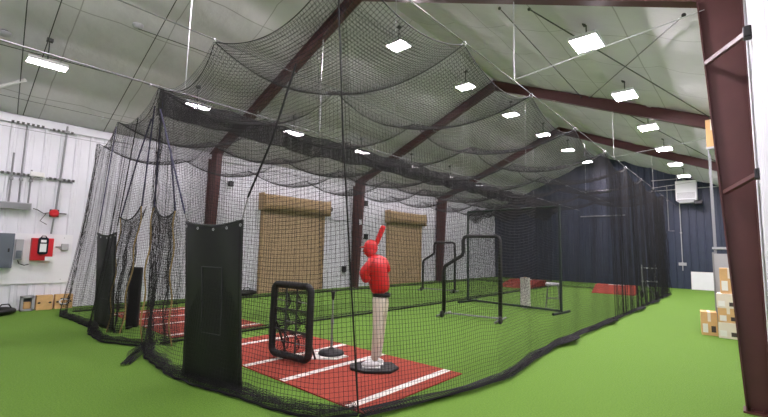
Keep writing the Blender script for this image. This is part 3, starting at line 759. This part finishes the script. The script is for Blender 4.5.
for (x, y) in ((-.1, -.32), (.3, -.32), (-.1, .32), (.3, .32)):
    g = MB(); g.box((x-.013, y-.013, 0), (x+.013, y+.013, 4.0)); g.build('post', 'conduit', t)
for z in (1.75, 3.97):
    g = MB(); g.box((-.14, -.35, z), (.34, .35, z+.045)); g.build('shelf', 'light_grey', t)
t = thing('panel', 'grey speckled board standing behind the stacked boxes', 'board', (-.22, 11.25, 0))
g = MB(); g.box((-.28, -.02, 0), (.28, .02, 1.65)); g.build('sheet', 'light_grey', t)
g = MB(); g.box((-.3, -.03, 0), (-.27, .03, 1.68)); g.box((.27, -.03, 0), (.3, .03, 1.68)); g.build('edge_strip', 'conduit', t)

# ------------------------------------------------------------------ far wall things
t = thing('unit_heater', 'white unit heater hanging high by the navy wall', 'heater', (-2.0, 24.9, 4.35))
g = MB(); g.box((-.42, -.3, 0), (.42, .3, 1.0), bev=.03); g.build('cabinet', 'board', t)
g = MB(); g.box((-.36, -.33, -.02), (.36, -.2, .05)); g.box((-.3, -.34, -.12), (.3, .1, -.02), bev=.02); g.build('burner_tray', 'light_grey', t)
g = MB()
for k in range(6): g.box((-.36, -.315, .12+.05*k), (.36, -.30, .14+.05*k))
g.build('louver', 'light_grey', t)
g = MB(); g.box((.3, -.34, -.2), (.62, .1, -.02), bev=.02); g.build('gas_valve', 'black', t)
for sx in (-1, 1):
    g = MB(); g.cyl((sx*.38, 0, 1.0), (sx*.38, 0, zroof(-2.0+sx*.38)-4.36), .012, 6); g.build('hanger_rod', 'steel', t)
g = MB(); g.tube([(-.1, .2, .95), (-.1, .2, 1.2), (-.1, .45, 1.2)], .06, 10); g.build('flue', 'conduit', t)
t = thing('whiteboard', 'white board leaning against the navy wall at the right', 'board', (-1.42, 25.22, 0))
R = Matrix.Rotation(-.08, 3, 'X')
g = MB(); g.box((-.6, -.015, 0), (.6, .015, .86), rot=None); o = g.build('sheet', 'board', t); o.rotation_euler = (-.1, 0, 0)
g = MB()
for a, b in (((-.61, -.02, 0), (-.58, .02, .87)), ((.58, -.02, 0), (.61, .02, .87)), ((-.61, -.02, .84), (.61, .02, .87)), ((-.61, -.02, 0), (.61, .02, .03))): g.box(a, b)
o = g.build('edge_frame', 'white_plastic', t); o.rotation_euler = (-.1, 0, 0)
def pipe(label, pts, r=.02, m='conduit', name='conduit_pipe', clips=(), cat='conduit'):
    o = Vector(pts[0]); t = thing(name, label, cat, o)
    g = MB(); g.tube([Vector(p)-o for p in pts], r, 8); g.build('pipe', m, t)
    for cpt in clips:
        q = Vector(cpt)-o; g = MB(); g.box(q-Vector((r*2, r*2, .03)), q+Vector((r*2, r*2, .03)), bev=.005); g.build('clip', m, t)
    return t
yw = YF-.06
pipe('thin vertical grey pipe down the navy wall, left of the heater', [(-2.85, yw, 5.2), (-2.85, yw, 2.9), (-2.62, yw, 2.9)], .02, 'conduit', clips=[(-2.85, yw, 4.5)])
t = pipe('grey conduit down the navy wall below the heater', [(-2.35, yw, 4.4), (-2.35, yw, .9)], .02, 'light_grey', clips=[(-2.35, yw, 2.8), (-2.35, yw, 1.3)])
g = MB(); g.box((-.16, -.05, -3.25), (.16, .03, -3.1)); g.build('outlet_box', 'light_grey', t)
pipe('upper grey rail across the navy wall, left of the heater', [(-7.1, yw, 5.26), (-4.9, yw, 5.26)], .035, 'conduit', 'wall_rail', cat='rail')
pipe('lower grey rail across the navy wall behind the cage', [(-7.1, yw, 3.8), (-4.8, yw, 3.8)], .035, 'conduit', 'wall_rail', cat='rail')
pipe('upper thin rail beside the unit heater on the navy wall', [(-3.5, yw-.1, 5.56), (-1.2, yw-.1, 5.56)], .02, 'steel', 'wall_rail', cat='rail')
pipe('lower thin rail behind the unit heater on the navy wall', [(-3.5, yw-.1, 5.0), (-.6, yw-.1, 5.03)], .02, 'steel', 'wall_rail', cat='rail')

# ------------------------------------------------------------------ roof bracing and conduits
def rb(x, y, o=.15): return (x, y, zroof(x)-o)
def rod(label, a, b, r=.011, m='dark_conduit'):
    o = Vector(a); t = thing('bracing_rod', label, 'bracing rod', o); d = Vector(b)-o
    g = MB(); g.tube([(0, 0, 0), d], r, 6); g.build('rod', m, t)
    for q in (Vector((0, 0, 0)), d):
        g = MB(); g.ell(q, (.03, .03, .03), 8, 6); g.build('turnbuckle', m, t)
rod('dark bracing rod sloping down rightwards across the right roof slope', rb(-2.55, 6.5), rb(-.43, 11.9))
rod('dark bracing rod crossing the other one on the right roof slope', rb(-.45, 6.55), rb(-3.0, 11.9))
rod('dark thin rod nearer the ridge on the right roof slope', rb(-3.09, 6.5), rb(-3.25, 12.0), .009)
rod('dark bracing rod on the right slope between second and third frames', rb(-2.6, 12.3), rb(-.43, 18.2))
pipe('dark conduit running up the left roof slope beside the cage corner', [rb(-12.3, 2.8), rb(-8.0, 2.8), rb(-6.6, 2.8)], .009, 'dark_conduit')
pipe('dark conduit up the left roof slope, second from the cage corner', [rb(-12.3, 1.22), rb(-7.0, 1.22)], .009, 'dark_conduit')
pipe('dark conduit up the left roof slope at the photo edge', [rb(-12.3, 1.12), rb(-9.3, .8), rb(-7.0, .6)], .009, 'dark_conduit')
pipe('dark conduit along the left roof above the wall light', [rb(-10.4, .5), rb(-10.3, 2.8), rb(-10.4, 4.3)], .009, 'dark_conduit')
pipe('short thick white arm at the left photo edge, below the wall light', [(-11.75, .55, 4.72), (-11.2, 1.08, 4.97)], .035, 'white_plastic', 'bracket_arm', cat='bracket')
pipe('dark conduit along the left roof between two domes', [rb(-8.96, 2.45), rb(-8.9, 4.2)], .009, 'dark_conduit')
for (x, y, l) in ((-8.98, 2.45, 'small round dome on the left roof near the cage corner'), (-10.2, .62, 'small round dome on the left roof at the photo edge')):
    t = thing('smoke_detector', l, 'smoke detector', (x, y, zroof(x)-.14))
    g = MB(); g.lathe([(.03, 0), (.08, .02), (.1, .06), (.1, .09)], n=18); g.build('dome', 'light_grey', t, smooth=True)
    g = MB(); g.lathe([(.06, .085), (.06, .12)], n=14); g.build('mount', 'dark_conduit', t)

# ------------------------------------------------------------------ equipment on the left wall
XW = WL+.025
def wall_box(name, label, cat, y0, y1, z0, z1, d, m, x=XW, bev=.01):
    t = thing(name, label, cat, (x, (y0+y1)/2, (z0+z1)/2)); h = (y1-y0)/2; k = (z1-z0)/2
    g = MB(); g.box((0, -h, -k), (d, h, k), bev=bev); g.build('enclosure', m, t); return t, h, k
t = thing('backboard', 'white backboard behind the red cabinet on the white wall', 'board', (XW, 1.65, 1.18))
g = MB(); g.box((0, -.75, -.58), (.02, .77, .58)); g.build('sheet', 'board', t)
g = MB(); [g.cyl((.018, a, b), (.026, a, b), .012, 8) for a in (-.6, .6) for b in (-.5, .5)]; g.build('screw', 'steel', t)
XB2 = XW+.02
t, h, k = wall_box('electric_panel', 'grey electric panel on the backboard at the photo edge', 'electric panel', .8, 1.33, .97, 1.75, .16, 'panel_grey', XB2)
g = MB(); g.box((.16, -h+.04, -k+.04), (.172, h-.04, k-.04), bev=.004); d = g.build('panel_door', 'panel_grey', t)
g = MB(); g.box((.172, h-.1, -.03), (.19, h-.07, .05)); g.build('latch', 'black', d)
t, h, k = wall_box('junction_box', 'small light grey box between electric panel and red cabinet', 'junction box', 1.36, 1.5, 1.15, 1.62, .1, 'light_grey', XB2)
g = MB(); g.box((.1, -.05, -.2), (.13, .05, -.02), bev=.01); g.build('breaker_cover', 'panel_grey', t)
g = MB(); g.tube([(.05, 0, -k), (.06, .02, -k-.08), (.06, .12, -k-.12), (.05, .2, -k-.1)], .012, 6); g.build('cable_loop', 'black', t)
t, h, k = wall_box('defibrillator_cabinet', 'red defibrillator cabinet on the white backboard', 'defibrillator cabinet', 1.63, 2.03, 1.14, 1.66, .16, 'aed_red', XB2)
g = MB(); g.box((.16, -h+.02, -k+.02), (.17, h-.02, k-.02), bev=.005); g.build('cabinet_door', 'aed_red', t)
g = MB(); P = rrect(.19, .4, .05); g.prism([(a, b-.12) for a, _, b in P], .17, .23, 'x')
dv = g.build('device', 'glass', t, bevel=.01)
g = MB(); g.box((.23, -.06, -.06), (.236, .06, .13), bev=.002); g.box((.23, -.05, .16), (.236, .05, .22), bev=.002); g.build('white_panel', 'board', dv)
g = MB(); g.tube([(.2, -.06, .26), (.21, -.03, .31), (.21, .03, .31), (.2, .06, .26)], .012, 6); g.build('carry_handle', 'black', dv)
g = MB(); g.box((.165, .06, -.26), (.19, h+.0, -.17)); g.build('white_tag', 'board', t)
t, h, k = wall_box('thermostat', 'white box with a short pipe right of the red cabinet', 'thermostat', 2.2, 2.34, 1.38, 1.54, .06, 'light_grey', XB2)
g = MB(); g.cyl((.03, -.07, .0), (.03, -.18, .0), .014, 8); g.build('pipe_stub', 'conduit', t)
t = thing('alarm_horn', 'round red alarm horn on a conduit above the red cabinet', 'alarm', (XW, 2.0, 2.27))
g = MB(); g.lathe([(.095, 0), (.095, .05), (.08, .09), (.04, .1), (.02, .08)], n=20); o = g.build('horn_bell', 'aed_red', t, smooth=True); o.rotation_euler = (0, PI/2, 0)
g = MB(); g.box((0, -.09, -.09), (.05, .09, .09), bev=.01); g.build('back_box', 'black', t)
g = MB(); g.tube([(.02, -.1, 0), (.03, -.2, -.02), (.03, -.32, .06), (.03, -.4, .08)], .01, 6); g.tube([(.02, -.15, -.02), (.03, -.25, -.2), (.03, -.12, -.28)], .008, 6); g.build('cable_loop', 'black', t)
g = MB(); g.cyl((.02, .1, 0), (.02, .24, .0), .016, 6); g.build('cable_stub', 'black', t)
t, h, k = wall_box('cable_trough', 'long grey metal trough on the wall at the photo edge', 'cable trough', .55, 1.56, 2.30, 2.46, .14, 'light_grey')
g = MB(); g.box((.14, -h+.02, -k+.02), (.147, h-.02, k-.02)); g.build('cover_plate', 'conduit', t)
for y, zt, l in ((1.16, 3.6, 'vertical conduit above the trough, leftmost of three'), (1.33, 4.3, 'vertical conduit above the trough, middle of three'), (1.5, 3.25, 'short vertical conduit above the trough, rightmost of three')):
    pipe(l, [(XW+.05, y, 2.46), (XW+.05, y, zt)], .018, clips=[(XW+.05, y, 3.0)])
pipe('long vertical conduit from the alarm horn up to the eave', [(XW+.05, 2.02, 2.36), (XW+.05, 2.08, 4.45)], .022, clips=[(XW+.05, 2.05, 3.1), (XW+.05, 2.08, 4.3)])
pipe('conduit from the alarm horn down to the red cabinet', [(XW+.05, 2.0, 2.14), (XW+.05, 1.98, 1.77)], .018)
for i, (y0, y1, z, l) in enumerate(((.3, 1.7, 3.12, 'grey strut rail across the vertical conduits above the trough'), (1.78, 2.3, 3.1, 'short grey strut rail above the red alarm horn'), (1.0, 1.6, 4.32, 'grey strut rail under the eave at the photo edge'), (1.75, 2.25, 4.3, 'short grey strut rail under the eave near the cage'))):
    t = thing('strut_rail', l, 'rail', (XW, y0, z))
    g = MB(); g.box((0, 0, -.02), (.04, y1-y0, .02)); g.build('channel', 'conduit', t)
    for q in np.arange(.05, y1-y0, .09):
        g = MB(); g.box((.035, q, -.03), (.05, q+.05, .03)); g.build('clip', 'dark_conduit', t)
t = thing('exit_light_box', 'small white box on the strut rail above the trough', 'emergency light', (XW+.045, 1.6, 3.12))
g = MB(); g.box((0, -.13, -.02), (.09, .13, .09), bev=.015); g.build('housing', 'white_plastic', t)
for s in (-1, 1):
    g = MB(); g.ell((.06, s*.08, -.05), (.035, .035, .035), 10, 7); g.build('lamp_head', 'light_grey', t)

# wood boxes and bag along the left wall
def plank_box(y0, y1, label, face, open_=False):
    t = thing('wooden_box', label, 'wooden box', (WL+.16, (y0+y1)/2, 0)); h = (y1-y0)/2; H = .33
    if open_:
        g = MB()
        for a, b in (((-.1, -h, 0), (.1, -h+.04, H)), ((-.1, h-.04, 0), (.1, h, H)), ((-.1, -h, 0), (.1, h, .04)), ((-.1, -h, H-.04), (.1, h, H))): g.box(a, b)
        g.build('box_frame', 'light_grey', t)
        g = MB(); g.box((-.1, -h, 0), (-.07, h, H)); g.build('back_panel', 'panel_grey', t)
        g = MB(); g.box((-.06, -h+.05, .04), (.07, h-.05, .2), bev=.02); g.build('stored_bundle', 'card', t)
    else:
        g = MB(); g.box((-.1, -h, 0), (.1, h, H), bev=.006); g.build('box_body', face, t)
        g = MB()
        for s in (-1, 1): g.ell((.1, s*(h-.05), H*.5), (.012, .03, .02), 8, 6)
        g.build('hand_hole', 'black', t)
    return t
plank_box(1.55, 1.78, 'small grey box with an open front against the white wall', 'wood', True)
plank_box(1.82, 2.12, 'plain pale wooden box against the white wall', 'wood')
t = plank_box(2.16, 2.5, 'pale wooden box with white and black cleats, nearest the cage', 'wood')
g = MB(); g.tube([(.12, .09*math.cos(a), .17+.06*math.sin(a)) for a in np.linspace(0, 2*PI, 13)[:-1]], .016, 6, closed=True); g.build('white_ring', 'white_plastic', t)
g = MB(); [g.ell((.115, .06*math.cos(a), .17+.11*math.sin(a)), (.015, .03, .02), 8, 6) for a in (.6, 2.5, 3.8, 5.6)]; g.build('black_cleat', 'black', t)
t = thing('equipment_bag', 'black bag lying on the turf at the left photo edge', 'bag', (-11.85, 1.2, 0), .3)
g = MB(); g.ell((0, 0, .09), (.2, .25, .09), 18, 10); g.build('bag_body', 'vinyl', t, smooth=True)
g = MB(); g.tube([(.1, -.12, .15), (.12, -.06, .24), (.12, .06, .24), (.1, .12, .15)], .014, 6); g.build('carry_handle', 'black', t)
t = thing('equipment_bag', 'black bag on the turf against the wall, left of the nearer roller door', 'bag', (-12.1, 6.98, 0), .1)
g = MB(); g.ell((0, 0, .1), (.2, .42, .1), 18, 10); g.build('bag_body', 'vinyl', t, smooth=True)
g = MB(); g.tube([(.05, -.15, .18), (.06, -.08, .26), (.06, .08, .26), (.05, .15, .18)], .014, 6); g.build('carry_handle', 'black', t)
# small fittings between the doors
t = thing('wall_speaker', 'small black speaker high on the white wall, left of the nearer roller door', 'speaker', (XW, 6.4, 3.6))
g = MB(); g.box((.06, -.07, -.09), (.2, .07, .09), bev=.02); g.build('cabinet', 'black', t)
g = MB(); g.tube([(0, 0, 0), (.08, 0, 0)], .02, 6); g.tube([(.02, -.05, .0), (.03, -.3, .1), (.02, -.4, .1)], .007, 5); g.build('bracket', 'black', t)
for (y, z, l) in ((11.6, .75, 'black outlet box low on the white wall left of the second column'), (12.85, 2.15, 'black box on the white wall right of the second column'), (12.8, 3.62, 'black box high on the wall right of the second column')):
    t, h, k = wall_box('outlet_box', l, 'outlet box', y-.09, y+.09, z-.12, z+.12, .1, 'black')
    g = MB(); g.box((.1, -.06, -.09), (.106, .06, .09)); g.build('cover_plate', 'rubber', t)
t = thing('warning_sign', 'small white sign on the second red column', 'sign', (WL+.57, 12.0, 2.72))
g = MB(); g.box((-.08, -.006, -.11), (.08, 0, .11)); g.build('plate', 'board', t)
pipe('thin grey conduit across the wall between nearer door and second column', [(XW+.03, 10.7, 2.75), (XW+.03, 11.9, 2.75)], .018)

# ------------------------------------------------------------------ world and colour
w = bpy.data.worlds.new('world'); SC.world = w; w.use_nodes = True
w.node_tree.nodes['Background'].inputs['Color'].default_value = (.5, .55, .6, 1); w.node_tree.nodes['Background'].inputs['Strength'].default_value = .05
vs = SC.view_settings; vs.view_transform = 'Standard'; vs.look = 'None'; vs.gamma = 1; vs.exposure = .46; vs.use_curve_mapping = False
SC.cycles.use_denoising = True
